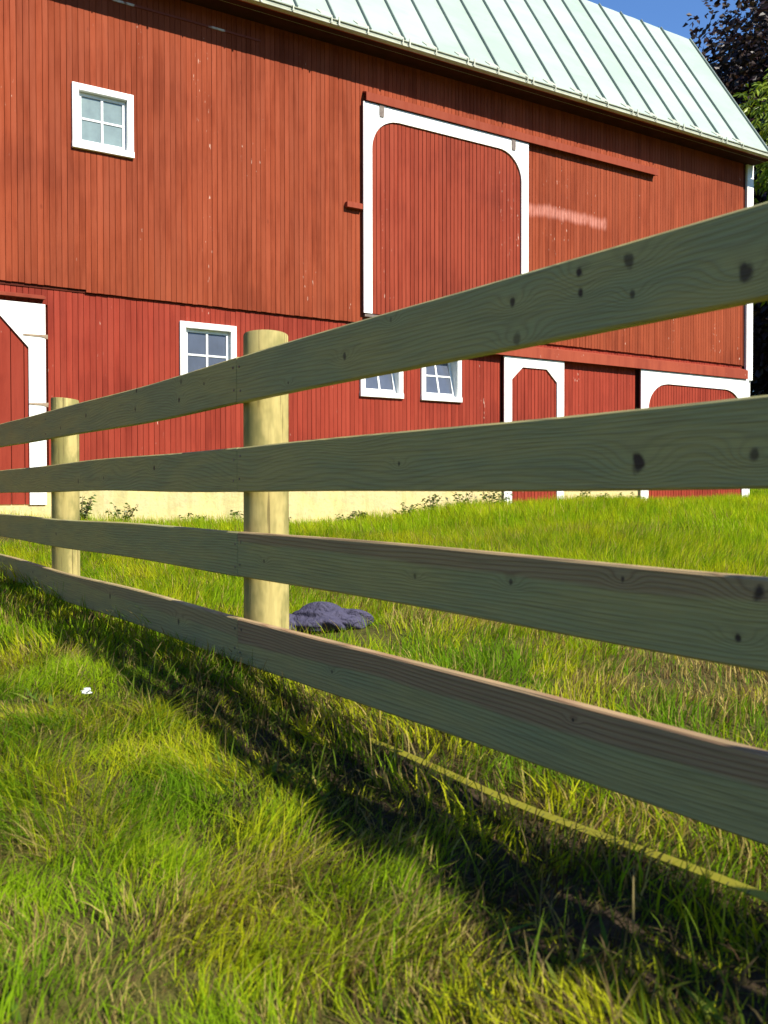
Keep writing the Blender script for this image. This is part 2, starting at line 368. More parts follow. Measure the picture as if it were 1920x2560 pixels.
def boards(wall, mat, y, z0, z1, holes, x0, x1, zj=.0):
    x = x0; rest = MB()
    while x < x1-.03:
        w = min(PITCHB*random.uniform(.93, 1.07), x1-x); cx = x+w/2; far_left = cx < 1.95
        for a, b in segs(cx, w, z0+random.uniform(-zj, zj)+(.028 if zj and cx < 3.1 else 0), z1, holes):
            m = board_mesh(w-.0026*random.uniform(.6, 1.4), a, b, y, cx, random.uniform(-.002, .002))
            if far_left: rest.add(m.v, m.f)
            else: B(m, 'wall_board', mat, wall, fix=False)
        x += w
    o = B(rest, 'wall_board_row', mat, wall, fix=False); o['kind'] = 'stuff'
boards(up_wall, RED_U, WY, SEAMZ-.012, Z(6.25), holes_u, XL, XR-.12, .003)
boards(lo_wall, RED_L, LY, BASEZ, SEAMZ+.02, holes_l+doors_l, XL, XR-.12)
# the drip board end left of the seam step, foundation, corner trim
m = MB(); m.prism_y([(XL, -.3), (9.30, -.3), (9.30, BASEZ-.012), (XL, BASEZ-.012)], LY-.03, LY+.35)
found = B(m, 'foundation', FOUND); tag(found, 'cream whitewashed stone foundation')
m = MB(); m.prism_y([(10.36, -.3), (12.16, -.3), (12.16, BASEZ-.012), (10.36, BASEZ-.012)], LY-.03, LY+.35); B(m, 'foundation', FOUND)
m = MB(); m.box(14.855, 15.03, WY-.028, WY+.02, Z(2.02), Z(6.2)); B(m, 'corner_trim', WHITE, bevel=.004)
m = MB(); m.box(15.005, 15.03, WY+.022, WY+.16, Z(-.2), Z(6.2)); B(m, 'corner_trim', WHITE, bevel=.004)
# gable end, back wall
def gable(x): return [(WY+.03, 0), (20.0, 0), (20.0, Z(6.0)), (18.55, Z(8.5)), (15.5, Z(9.85)), (12.45, Z(8.5)), (WY+.03, Z(6.0))]
m = MB(); m.prism_x(gable(0), 14.96, 15.0); B(m, 'gable_wall', RED_U)
m = MB(); m.prism_x(gable(0), XL-.04, XL); B(m, 'gable_wall', RED_U)
m = MB(); m.box(XL, XR, 20.0, 20.05, 0, Z(6.0)); B(m, 'back_wall', RED_U)
# roof: steep lower slope of standing seam panels, shallow upper slope
RX0, RX1 = XL-.2, 15.03
E1 = Vector((0, 10.63, Z(5.95))); E2 = Vector((0, 12.43, Z(8.69)))
sd = (E2-E1).normalized(); sn = Vector((0, -sd.z, sd.y))
roof_prof = [(10.66, 5.90), (12.46, 8.63), (15.5, 10.0), (18.54, 8.63), (20.34, 5.90), (20.26, 5.86), (18.46, 8.53), (15.5, 9.88), (12.54, 8.53), (10.74, 5.86)]
m = MB(); m.prism_x([(y, Z(z)) for y, z in roof_prof], RX0+.02, RX1-.02)
roof = B(m, 'roof', SEAM); tag(roof, 'steep pale mint green standing seam metal roof slope')
m = MB(); m.prism_x([(E2.y+.0, E2.z-.005), (15.5, Z(10.05)), (15.5, Z(10.02)), (E2.y+.02, E2.z-.03)], RX0, RX1); B(m, 'upper_roof_sheet', ROOF)
seams = [6.18+.5365*(i) for i in range(-24, 16)]
xs = [RX0]+[s for s in seams if RX0+.1 < s < RX1-.1]+[RX1]
for a, b in zip(xs, xs[1:]):
    n = 8; m = MB(); vs = []
    for j in range(n+1):
        p = E1+(E2-E1)*(j/n)
        for k in range(4):
            xx = a+.006+(b-a-.012)*k/3; q = p+sn*(.012*math.sin(math.pi*k/3)*random.uniform(.0, 1)*.5); vs.append((xx, q.y, q.z))
    m.add(vs, [(j*4+k, j*4+k+1, (j+1)*4+k+1, (j+1)*4+k) for j in range(n) for k in range(3)])
    B(m, 'roof_panel', ROOF, roof, smooth=True, fix=False)
for s in xs[1:-1]:
    p0, p1 = E1+sd*.07, E2; h = .034; w = .007; m = MB()
    m.add([(s-w, *(p0)[1:]), (s+w, *(p0)[1:]), (s+w, *(p1)[1:]), (s-w, *(p1)[1:])]+[(s+dx, *(p+sn*h)[1:]) for p, dx in ((p0, -w), (p0, w), (p1, w), (p1, -w))],
          [(4, 5, 6, 7), (0, 1, 5, 4), (1, 2, 6, 5), (2, 3, 7, 6), (3, 0, 4, 7)])
    B(m, 'standing_seam', SEAM, roof)
m = MB(); p0, p1 = E1-sd*.02, E2
m.add([(x, *(p+sn*h)[1:]) for p in (p0, p1) for x, h in ((RX1+.001, .03), (RX1+.03, .03), (RX1+.03, -.12), (RX1+.001, -.12))],
      [(0, 1, 5, 4), (1, 2, 6, 5), (2, 3, 7, 6), (3, 0, 4, 7), (0, 3, 2, 1), (4, 5, 6, 7)])
B(m, 'rake_trim', SEAM)
# eave: soffit, frieze, gutter with straps
m = MB(); m.box(RX0, RX1-.02, 10.628, WY+.02, Z(5.862), Z(5.885)); B(m, 'soffit', SOFFIT)
m = MB(); m.box(RX0, RX1-.02, 10.614, 10.626, Z(5.86), Z(5.93)); B(m, 'fascia', RED_P)
t = NT('peeling_frieze'); Pp = t.pos(); nn = t.noise(t.vmath('MULTIPLY', Pp, (1.3, 1, 1)), 1.0, 4, .7)
FRI = t.end(t.bsdf(t.mix(t.ramp(nn, .55, .6), (.2, .045, .03), (.6, .5, .45)), .8, .2))
m = MB(); m.box(3.1, 5.3, WY-.016, WY-.004, Z(5.63), Z(5.655)); B(m, 'frieze_strip', FRI)
prof = [(10.598, 5.93), (10.598, 5.885), (10.588, 5.868), (10.565, 5.862), (10.545, 5.872), (10.536, 5.90), (10.538, 5.925), (10.528, 5.930), (10.526, 5.90), (10.536, 5.862), (10.562, 5.848), (10.595, 5.854), (10.612, 5.88), (10.612, 5.93)]
m = MB(); m.prism_x([(y, Z(z)) for y, z in prof], RX0, RX1+.14)
gutter = B(m, 'gutter', GUTTER)
m = MB(); q = E1+sd*.05
m.prism_x([(10.505, Z(5.928)), (q.y-.012, q.z+.014), (q.y, q.z+.008), (10.508, Z(5.918))], RX0, RX1+.02); B(m, 'drip_flashing', GUTTER)
m = MB(); m.tube([(RX0, 10.524, Z(5.866)), (RX1+.14, 10.524, Z(5.866))], [.009, .009], 8); B(m, 'gutter_lip', GUTTER, gutter)
for i, s in enumerate(seams):
    if not 3 < s < 15.0: continue
    m = MB(); x0 = s-.30; m.prism_x([(10.495, Z(5.935)), (10.60, Z(6.02)), (10.60, Z(6.035)), (10.495, Z(5.95))], x0, x0+.17); m.box(x0+.155, x0+.17, 10.494, 10.504, Z(5.865), Z(5.934))
    B(m, 'gutter_strap', GUTTER, gutter)
    if i % 2 == 0:
        m = MB(); m.box(s-.04, s-.02, 10.492, 10.503, Z(5.855), Z(5.96)); B(m, 'gutter_joint', GUTTER, gutter)

# windows: casing, sash, muntins, four panes
def window(x0, x1, z0, z1, y, pane, tilt=0.0, label=None):
    w = B(MB().box(x0-.0, x0+.001, y+.05, y+.051, z0, z0+.001), 'window', WHITE)
    bpy.data.meshes.remove(w.data)
    w = None
    cs = .075; m = MB()
    m.box(x0, x0+cs, y-.03, y+.02, z0, z1); m.box(x1-cs, x1, y-.03, y+.02, z0, z1)
    m.box(x0+cs, x1-cs, y-.03, y+.02, z1-cs, z1); m.box(x0-.004, x1+.004, y-.04, y+.02, z0-.012, z0+.06)
    win = B(m, 'window', WHITE, bevel=.004)
    if label: win['label'] = label
    # reveal behind the casing
    ix0, ix1, iz0, iz1 = x0+cs, x1-cs, z0+.06, z1-cs
    m = MB()
    for a in ((ix0-.01, ix0, iz0, iz1), (ix1, ix1+.01, iz0, iz1), (ix0, ix1, iz1, iz1+.01), (ix0, ix1, iz0-.01, iz0)):
        m.box(a[0], a[1], y+.021, y+.16, a[2], a[3])
    B(m, 'window_reveal', WHITE_OLD, win)
    ys = y+.03; th = .03; st = .04; cx = (ix0+ix1)/2; cz = (iz0+iz1)/2
    R = Matrix.Translation((0, ys, iz0+.002)) @ Matrix.Rotation(-tilt, 4, 'X') @ Matrix.Translation((0, -ys, -iz0-.002))
    def T(mb): mb.v = [tuple(R @ Vector(p)) for p in mb.v]; return mb
    g = .004
    m = MB(); m.box(ix0+g, ix0+st, ys, ys+th, iz0+g, iz1-g); m.box(ix1-st, ix1-g, ys, ys+th, iz0+g, iz1-g)
    m.box(ix0+st, ix1-st, ys, ys+th, iz1-st, iz1-g); m.box(ix0+st, ix1-st, ys, ys+th, iz0+g, iz0+st+.01)
    B(T(m), 'sash', WHITE_OLD, win)
    m = MB(); m.box(cx-.013, cx+.013, ys+.002, ys+th-.002, iz0+st+.01, iz1-st); B(T(m), 'muntin', WHITE_OLD, win)
    for a, b in ((ix0+st, cx-.013), (cx+.013, ix1-st)):
        m = MB(); m.box(a, b, ys+.003, ys+th-.003, cz-.011, cz+.011); B(T(m), 'muntin', WHITE_OLD, win)
        for c, d in ((iz0+st+.01, cz-.011), (cz+.011, iz1-st)):
            m = MB(); m.box(a, b, ys+.013, ys+.017, c, d); B(T(m), 'pane', pane, win)
    return win
window(2.975, 3.675, Z(3.89), Z(4.605), WY, PANE_DUSTY, 0, 'white framed four pane window with pale dusty glass high on the upper wall')
window(4.235, 4.968, Z(1.315), Z(2.07), LY, PANE, 0, 'closed white framed four pane window of the lower wall')
window(6.768, 7.456, Z(1.315), Z(2.06), LY, PANE, math.radians(13), 'white framed window with sash tipped inward')
window(7.764, 8.468, Z(1.315), Z(2.06), LY, PANE, math.radians(13), 'white framed window with sash tipped inward nearest the narrow door')

# doors
def arch_frame(x0, x1, z0, z1, stile, rail, rx, rz, steps, y0, y1, wig=0.0):
    a, b, t = x0+stile, x1-stile, z1-rail
    pts = [(x0, z0), (x0, z1), (x1, z1), (x1, z0), (b, z0)]
    for i in range(steps+1):
        th = math.pi/2*i/steps; pts.append((b-rx+rx*math.cos(th), t-rz+rz*math.sin(th)+random.uniform(-wig, wig)))
    for i in range(steps+1):
        th = math.pi/2*i/steps; pts.append((a+rx-rx*math.sin(th), t-rz+rz*math.cos(th)+random.uniform(-wig, wig)))
    pts.append((a, z0)); m = MB(); m.prism_y(pts[::-1], y0, y1); return m
def plank_door(label, x0, x1, z0, z1, y, stile, rail, rx, rz, steps, mat, bw=.068):
    back = B(MB().box(x0+.01, x1-.01, y+.024, y+.04, z0+.01, z1-.01), 'door', GAP)
    back['label'] = label
    x = x0+.012
    while x < x1-.03:
        w = min(bw*random.uniform(.92, 1.08), x1-.012-x)
        B(board_mesh(w-.006, z0+.004, z1-.02, y, x+w/2, random.uniform(-.0015, .0015)), 'door_board', mat, back, fix=False); x += w
    B(arch_frame(x0, x1, z0, z1, stile, rail, rx, rz, steps, y-.024, y-.003, .002 if steps > 3 else 0), 'door_frame', WHITE, back, fix=True)
    return back
big = plank_door('wide red sliding door with white arched frame on the upper wall', 6.775, 9.665, Z(2.41), Z(5.205), WY-.04, .135, .175, .43, .42, 14, RED_D)
for hx in (7.06, 9.37):
    m = MB(); m.box(hx-.035, hx+.035, WY-.076, WY-.0645, Z(5.09), Z(5.23)); m.prism_y([(hx-.03, Z(5.05)), (hx+.03, Z(5.05)), (hx+.035, Z(5.09)), (hx-.035, Z(5.09))], WY-.076, WY-.0645)
    B(m, 'hanger', IRON, big)
m = MB(); m.prism_x([(WY-.004, Z(5.36)), (WY-.098, Z(5.325)), (WY-.098, Z(5.215)), (WY-.080, Z(5.215)), (WY-.080, Z(5.30)), (WY-.004, Z(5.34))], 6.80, 12.45)
tr = B(m, 'door_track_cover', RED_P); tag(tr, 'long red cover board over the upper sliding door track')
m = MB(); m.prism_x([(WY-.004, Z(5.34)), (WY-.079, Z(5.30)), (WY-.079, Z(5.23)), (WY-.004, Z(5.23))], 12.43, 12.445); B(m, 'track_end_block', RED_P, tr)
m = MB(); m.box(6.52, 6.76, WY-.07, WY-.004, Z(3.77), Z(3.845)); B(m, 'latch_block', RED_P, bevel=.004)
m = MB(); m.box(6.80, 9.70, WY-.05, WY-.006, Z(2.365), Z(2.40)); B(m, 'door_guide_rail', IRON)
nd = plank_door('narrow red door with white chamfered frame', 9.215, 10.405, Z(-.24), Z(2.02), LY-.06, .145, .14, .21, .19, 1, RED_L)
wd = plank_door('broad red door with white arched frame beside the corner trim', 12.115, 14.895, Z(-.24), Z(2.02), LY-.06, .18, .20, .48, .42, 12, RED_L)
m = MB(); m.prism_x([(LY-.004, Z(2.225)), (LY-.12, Z(2.185)), (LY-.12, Z(2.03)), (LY-.10, Z(2.03)), (LY-.10, Z(2.16)), (LY-.004, Z(2.2))], 8.55, 14.82)
tr2 = B(m, 'door_track_cover', RED_P); tag(tr2, 'long red cover board over the lower sliding door track')
ld = plank_door('red door with white chamfered frame and iron strap hinges', 1.30, 2.662, Z(-.115), Z(2.09), LY-.045, .18, .155, .30, .33, 1, RED_L, .14)
m = MB(); m.prism_x([(LY-.004, Z(2.20)), (LY-.11, Z(2.165)), (LY-.11, Z(2.14)), (LY-.004, Z(2.15))], .9, 2.66); B(m, 'door_drip_cap', RED_P)
for hz, hl in ((1.74, .26), (.99, .2), (.82, .2), (-.02+.13-.02, .2)):
    m = MB(); x1 = 2.685; zc = Z(hz)
    m.prism_y([(x1-hl, zc-.008), (x1-.06, zc-.013), (x1, zc-.03), (x1, zc+.018), (x1-.06, zc+.013), (x1-hl, zc+.008)], LY-.076, LY-.070)
    B(m, 'strap_hinge', RUST, ld)
m = MB(); m.box(.9, 2.9, LY-.20, LY-.031, -.2, Z(-.135)); B(m, 'door_sill', FOUND)

# ------------------------------------------------------------------ board fence
FX = 1.258; TH = .027
fence = empty('board_fence', (FX+TH+.07, 2.784, 0)); tag(fence, 'four board wooden fence on round posts running toward the barn', 'fence')
def FB(mb, name, mat, parent=None, **kw):
    o = mb.build(name, mat, None, **kw); o.parent = parent or fence
    o.matrix_parent_inverse = fence.matrix_basis.inverted() if parent is None else Matrix.Identity(4); return o
posts_y = [2.79+2.412*k for k in (-2, -1, 0, 1, 2)]
PR = .071
for i, py in enumerate(posts_y):
    m = MB(); n = 40; top = Z(.503)+random.uniform(-.003, .003)
    rings = [(-.35, 1.0), (0, 1.01), (.3, 1.0), (.6, .995), (.9, .99), (top-.004, .985), (top, .965), (top+.001, .6), (top+.001, .15)]
    vs = []
    for zz, k in rings:
        for a in range(n):
            t = 2*math.pi*a/n; rr = PR*k*(1+.02*math.sin(2*t+i)+.012*math.sin(3*t+zz*1.5)+.006*math.sin(7*t+i*2))
            zo = .006*math.cos(t+i) if zz >= top-.005 else 0
            vs.append((FX+TH+PR+.003+rr*math.cos(t), py+rr*math.sin(t), zz+zo))
    fs = [(r*n+a, r*n+(a+1) % n, (r+1)*n+(a+1) % n, (r+1)*n+a) for r in range(len(rings)-1) for a in range(n)]+[tuple((len(rings)-1)*n+a for a in range(n))]
    m.add(vs, fs); o = FB(m, 'post', POST, smooth=True)
    o.data.set_sharp_from_angle(angle=math.radians(28)) if hasattr(o.data, 'set_sharp_from_angle') else None
K1 = [(1.289, .404, .012), (1.168, .400, .015), (1.473, .381, .010), (1.461, .305, .013), (1.284, .367, .009), (1.159, .342, .008), (.934, .335, .016), (1.914, .412, .007), (2.441, .314, .005), (2.129, .352, .010), (.62, .37, .014)]
K2 = [(1.144, .052, .017), (.915, .056, .011), (1.873, .070, .006), (.55, .1, .013)]
K3 = [(.904, -.150, .013), (1.472, -.178, .007), (1.175, -.149, .007), (1.808, -.189, .006), (.939, -.222, .008), (2.60, -.20, .006)]
K4 = [(1.30, -.42, .004), (2.2, -.47, .006), (.7, -.44, .012)]
L1 = [(3.738, .41, .010), (3.754, .335, .010), (3.276, .334, .010), (3.256, .396, .010), (4.45, .36, .010), (4.9, .33, .009), (3.05, .37, .007)]
L2 = [(3.55, .10, .010), (4.6, .06, .010), (4.2, .07, .007)]
L3 = [(5.0, -.2, .009)]
L4 = [(4.1, -.44, .010), (3.3, -.46, .012), (5.5, -.43, .01)]
specs = [((.427, .284), K1, L1, None, None, 95, 9), ((.148, .008), K2, L2, None, None, 80, 19), ((-.121, -.262), K3, L3, (-.160, .008, 1.5, .8), None, 105, 8), ((-.391, -.529), K4, L4, (-.452, -.012, 1.5, .95), (-.44, .02, 3.5, .55), 100, 8)]
for bi, ((zt, zb), ka, kb, sa, sb, fr, wp) in enumerate(specs):
    for half, (y0, y1, kn, sp) in enumerate(((posts_y[0], posts_y[2]-.0015, ka, sa), (posts_y[2]+.0015, posts_y[4], kb, sb))):
        mat = mat_fence_wood('fence_board_wood_%d%d' % (bi, half), bi*3.7+half*11.3, [(a, Z(b), r) for a, b, r in kn], (Z(sp[0]),)+sp[1:] if sp else None, fr, wp)
        n = 48; c = .004; x0, x1 = FX, FX+TH; m = MB(); vs = []
        oz = random.uniform(-.003, .003) if half else 0
        for j in range(n+1):
            y = y0+(y1-y0)*j/n; u = j/n; e = .5 if j in (0, n) else 1
            dz = .004*math.sin(y*1.3+bi*2)+.0025*math.sin(y*3.1+bi)+oz; dx = .003*math.sin(y*1.1+bi*1.7+half)
            if bi == 3: dz += -.006*math.sin(math.pi*(y-posts_y[1])/2.412)**2 if y < posts_y[2] else .009*math.sin(math.pi*(y-posts_y[2])/2.412)**2
            if bi == 0: dz += -.004*math.sin(math.pi*(y-posts_y[2])/2.412)
            # keep the board on its posts
            for py in posts_y: dx *= 1-math.exp(-((y-py)/.25)**2)
            A, Bz = Z(zb)+dz, Z(zt)+dz
            vs += [(x0+dx, y, A+c), (x0+dx, y, Bz-c), (x0+c+dx, y, Bz), (x1-c+dx, y, Bz), (x1+dx, y, Bz-c), (x1+dx, y, A+c), (x1-c+dx, y, A), (x0+c+dx, y, A)]
        m.add(vs, [(j*8+k, j*8+(k+1) % 8, (j+1)*8+(k+1) % 8, (j+1)*8+k) for j in range(n) for k in range(8)]+[tuple(range(8)), tuple(n*8+k for k in range(7, -1, -1))])
        bo = FB(m, 'board', mat)
        for py in posts_y[:3] if half == 0 else posts_y[2:]:
            yy = py+(0 if posts_y.index(py) in (1, 3) else (-.022 if half == 0 else .022) if py == posts_y[2] else (.022 if half == 0 else -.022))
            for zz in (zb+.035, zt-.035):
                m = MB(); zc = Z(zz+random.uniform(-.008, .008)); yc = yy+random.uniform(-.006, .006)
                m.tube([(FX-.0016, yc, zc), (FX+.004, yc, zc)], [.0042, .0042], 8); FB(m, 'nail', NAIL, bo)

# ------------------------------------------------------------------ small things on the ground
def lump(name, mat, cx, cy, rx, ry, rz, seed, n=(40, 24), fold=.35, flat=.0):
    rg = np.random.default_rng(seed); ph = rg.random((7, 4))*6.28; fr = rg.uniform(1.0, 3.4, (7, 3)); vs = []; m = MB(); a, b = n
    for j in range(b+1):
        th = math.pi*j/b
        for i in range(a):
            p = 2*math.pi*i/a; d = Vector((math.sin(th)*math.cos(p), math.sin(th)*math.sin(p), math.cos(th)))
            k = 1+fold*sum(abs(math.sin(d.x*fr[q][0]*1.3+d.y*fr[q][1]*1.3+d.z*fr[q][2]+ph[q][0])) -.6 for q in range(7))/3.2
            vs.append((d.x*rx*k, d.y*ry*k, max(d.z*rz*k, -rz*.35)))
    fs = [(j*a+i, j*a+(i+1) % a, (j+1)*a+(i+1) % a, (j+1)*a+i) for j in range(b) for i in range(a)]
    m.add(vs, fs); return m.build(name, mat, smooth=True, loc=(cx, cy, float(gz(cx, cy))+rz*.3), fix=True)
t = NT('lavender_cloth'); wv = t.noise(t.pos(), 240, 2); nn = t.noise(t.pos(), 12, 3)
cr = t.noise(t.pos(), 22, 4, .6, 1.5); wv = t.math('ADD', t.math('MULTIPLY', wv, .12), t.math('MULTIPLY', cr, 1.0)); CLOTH = t.end(t.bsdf(t.mix(nn, (.06, .057, .098), (.085, .08, .125)), .9, .1, t.bump(wv, .9, .03)))
cl = empty('cloth', (1.95, 3.50, float(gz(1.95, 3.50)))); tag(cl, 'crumpled lavender grey cloth lying in the grass behind the fence post', 'cloth')
for (dx, dy, rx, ry, rz, sd_) in ((-.19, .06, .13, .12, .05, 4), (.0, .0, .14, .12, .064, 9), (.11, -.03, .10, .09, .052, 15)):
    o = lump('cloth_fold', CLOTH, 0, 0, rx, ry, rz, sd_, (64, 40), .42); o.parent = cl; o.location = (dx, dy, rz*.3+.012)
t = NT('scrap_paper'); SCRAP = t.end(t.bsdf((.7, .72, .7), .7, .2))
sc_ = lump('paper_scrap', SCRAP, .73, 2.60, .012, .009, .007, 21, (9, 6), 1.5); sc_.location.z += .07; sc_.data.polygons.foreach_set('use_smooth', [False]*len(sc_.data.polygons))
tag(sc_, 'small crumpled white scrap caught in the sunny grass', 'litter')
t = NT('yellow_strip'); x, y, z = t.sep(t.pos()); wv = t.math('FRACT', t.math('MULTIPLY', y, 26.0)); wm = t.math('MULTIPLY', t.ramp(wv, .10, .07), t.ramp(x, 1.268, 1.266))
nn = t.noise(t.pos(), 20, 3); YEL = t.end(t.bsdf(t.mix(t.math('MULTIPLY', wm, .8), t.mix(nn, (.30, .27, .018), (.25, .23, .022)), (.05, .05, .02)), .45, .4))
m = MB(); ys = np.linspace(-.3, 2.02, 60); tp = lambda y: .034+.006*math.sin(y*3.2)+.003*math.sin(y*7.7)
m.add([p for y in ys for p in ((FX+.000+.003*math.sin(y*2), y, tp(y)), (FX+.013+.003*math.sin(y*2), y, tp(y)+.007), (FX+.013+.003*math.sin(y*2), y, tp(y)+.0055), (FX+.000+.003*math.sin(y*2), y, tp(y)-.0015))],
      [(j*4+k, j*4+(k+1) % 4, j*4+4+(k+1) % 4, j*4+4+k) for j in range(59) for k in range(4)]+[(0, 1, 2, 3), (239, 238, 237, 236)])
tag(m.build('measuring_tape', YEL), 'thin flat yellow tape stretched along the ground under the lowest fence board', 'tape')

# ------------------------------------------------------------------ grass
def blades(px, py, h, w, lean, ldir, cols, seg=3):
    n = len(px); z0 = gz(px, py)-.006; yaw = rng.random(n)*2*np.pi
    sx, sy = np.cos(yaw), np.sin(yaw); lx, ly = np.cos(ldir), np.sin(ldir)
    V = np.empty((n, 2*seg+1, 3)); 
    for k in range(seg):
        t = k/seg; ww = w*(1-.55*t**1.5)*.5; off = lean*h*t**1.8; hz = h*(t-.35*np.minimum(lean, 1.5)*t*t*.6)
        bx = px+lx*off; by = py+ly*off
        V[:, 2*k, 0] = bx-sx*ww; V[:, 2*k, 1] = by-sy*ww; V[:, 2*k, 2] = z0+hz
        V[:, 2*k+1, 0] = bx+sx*ww; V[:, 2*k+1, 1] = by+sy*ww; V[:, 2*k+1, 2] = z0+hz
    V[:, 2*seg, 0] = px+lx*lean*h; V[:, 2*seg, 1] = py+ly*lean*h; V[:, 2*seg, 2] = z0+h*(1-.21*np.minimum(lean, 1.5))
    f = []
    for k in range(seg-1): f += [(2*k, 2*k+1, 2*k+3), (2*k, 2*k+3, 2*k+2)]
    f.append((2*seg-2, 2*seg-1, 2*seg)); f = np.array(f)
    F = (f[None]+(np.arange(n)*(2*seg+1))[:, None, None]).reshape(-1, 3)
    return V.reshape(-1, 3), F, np.repeat(cols, 2*seg+1, 0)
GREEN = np.array((.225, .36, .009)); YELG = np.array((.45, .47, .015)); STRAW = np.array((.46, .37, .12)); DEEP = np.array((.11, .22, .008)); BROWN = np.array((.16, .105, .05))
def grass_colour(px, py, far=0.0):
    n = len(px); a = fbm(px, py, 2.2, 11); b = fbm(px, py, 5.0, 21); r = rng.random(n)
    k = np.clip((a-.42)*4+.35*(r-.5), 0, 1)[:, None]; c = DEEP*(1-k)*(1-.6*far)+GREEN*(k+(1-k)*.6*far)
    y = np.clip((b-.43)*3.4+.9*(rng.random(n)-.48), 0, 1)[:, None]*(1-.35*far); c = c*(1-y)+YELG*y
    # worn, straw coloured ground: the dug strips behind the fence and some tufts
    strip = np.exp(-((px-2.85-.10*(py-4))/.42)**2)*ss(9.5, 7.5, py)*(.35+.9*(vnoise(px, py, 1.6, 4) > .45))
    p = np.clip(.10+.35*(fbm(px, py, 3.1, 31) > .56)+.8*strip, 0, .85)*(1-.75*far)
    s = rng.random(n) < p; c[s] = np.where(rng.random((s.sum(), 1)) < .55, STRAW, BROWN)*rng.uniform(.7, 1.15, (s.sum(), 1))
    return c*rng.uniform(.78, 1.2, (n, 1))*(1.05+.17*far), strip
def scatter(x0, x1, y0, y1, dens, keep):
    n = int((x1-x0)*(y1-y0)*dens); px = rng.uniform(x0, x1, n); py = rng.uniform(y0, y1, n); k = rng.random(n) < keep(px, py); return px[k], py[k]
def in_view(px, py, pad=.5):
    d = px*f_.x+py*f_.y; s = np.abs(px*r_.x+py*r_.y)-d*.41-pad*.6; return np.clip(1-s/(.35+1.3*pad), 0, 1)**1.5*(d > .3)
def bald(px, py):
    k = np.ones(len(px))
    for hx, hy, hr in ((.66, 1.73, .07), (.60, 1.06, .07), (.42, 1.45, .05)): k *= 1-.95*np.exp(-((px-hx)**2+(py-hy)**2)/hr**2)
    for q in posts_y: k *= np.hypot(px-FX-TH-PR, py-q) > PR+.008
    k *= 1-.93*np.exp(-(((px-1.95)/.27)**2+((py-3.32)/.32)**2)**2)
    k *= ~((np.abs(px-FX-.011) < .02) & (py < 2.02) & (py > -.3))
    return k
parts = []
# camera side of the fence: rough, tussocky
px, py = scatter(-1.4, 1.2, .3, 3.4, 24000, lambda x, y: in_view(x, y, .35)*bald(x, y)*np.clip(.3+2.0*(fbm(x, y, 6.0, 41)-.32), .3, 1)*(1-.5*ss(.80, .98, x)*ss(2.6, 1.6, y)))
c, _ = grass_colour(px, py); tus = fbm(px, py, 4.5, 51); h = (.034+.075*np.clip(tus-.25, 0, 1)*1.5)*rng.uniform(.6, 1.4, len(px))
h *= 1-.5*ss(.78, 1.0, px)
parts.append(blades(px, py, h, rng.uniform(.0013, .0034, len(px)), rng.uniform(.15, 1.5, len(px)), fbm(px, py, 1.7, 61)*14+rng.normal(0, .8, len(px)), c, 3))
px, py = scatter(-2.2, 1.25, 3.3, 10.8, 4000, lambda x, y: in_view(x, y, .6)*bald(x, y))
c, _ = grass_colour(px, py, .3); h = (.04+.07*fbm(px, py, 3.5, 51))*rng.uniform(.6, 1.4, len(px)); h *= 1-.3*ss(.85, 1.1, px)
parts.append(blades(px, py, h, rng.uniform(.003, .006, len(px)), rng.uniform(.05, .8, len(px)), fbm(px, py, 1.7, 61)*14+rng.normal(0, .8, len(px)), c))
# under and just behind the boards
px, py = scatter(1.12, 3.4, .3, 3.6, 6500, lambda x, y: in_view(x, y, .5)*bald(x, y)*(1-.45*ss(1.3, 1.2, x)*ss(2.6, 1.6, y))*np.clip(.35+1.4*(fbm(x, y, 6.0, 43)-.2), .25, 1))
c, st = grass_colour(px, py, .1); h = (.035+.065*fbm(px, py, 4.0, 53))*rng.uniform(.6, 1.4, len(px))*(1-.35*np.clip(st, 0, 1))
parts.append(blades(px, py, h, rng.uniform(.0025, .005, len(px)), rng.uniform(.05, 1.0, len(px)), fbm(px, py, 1.7, 63)*14+rng.normal(0, .8, len(px)), c))
px, py = scatter(1.25, 7.5, .5, 8.2, 3000, lambda x, y: in_view(x, y, .6)*bald(x, y)*~((x < 3.4) & (y < 3.6)))
c, st = grass_colour(px, py, .45); h = (.06+.08*fbm(px, py, 2.5, 55)+.07*ss(3.3, 6, px+.25*(py-3)))*rng.uniform(.6, 1.4, len(px))*(1-.4*np.clip(st, 0, 1))
parts.append(blades(px, py, h, rng.uniform(.003, .0062, len(px)), rng.uniform(.05, .75, len(px)), 2.2+fbm(px, py, .9, 63)*4+rng.normal(0, .9, len(px)), c))
# field up to the barn wall
px, py = scatter(2.0, 17.5, 1.5, 10.95, 1400, lambda x, y: in_view(x, y, 1.0)*~((x < 7.5) & (y < 8.2)))
c, st = grass_colour(px, py, .9); h = (.13+.11*fbm(px, py, 1.2, 57))*rng.uniform(.6, 1.45, len(px))*np.where(py > 10.1, np.where(px < 6.3, .55+.8*vnoise(px, py, 1.5, 9), .8), 1)
parts.append(blades(px, py, h, rng.uniform(.005, .009, len(px)), rng.uniform(.05, .6, len(px)), 2.2+fbm(px, py, .7, 65)*3+rng.normal(0, .9, len(px)), c))
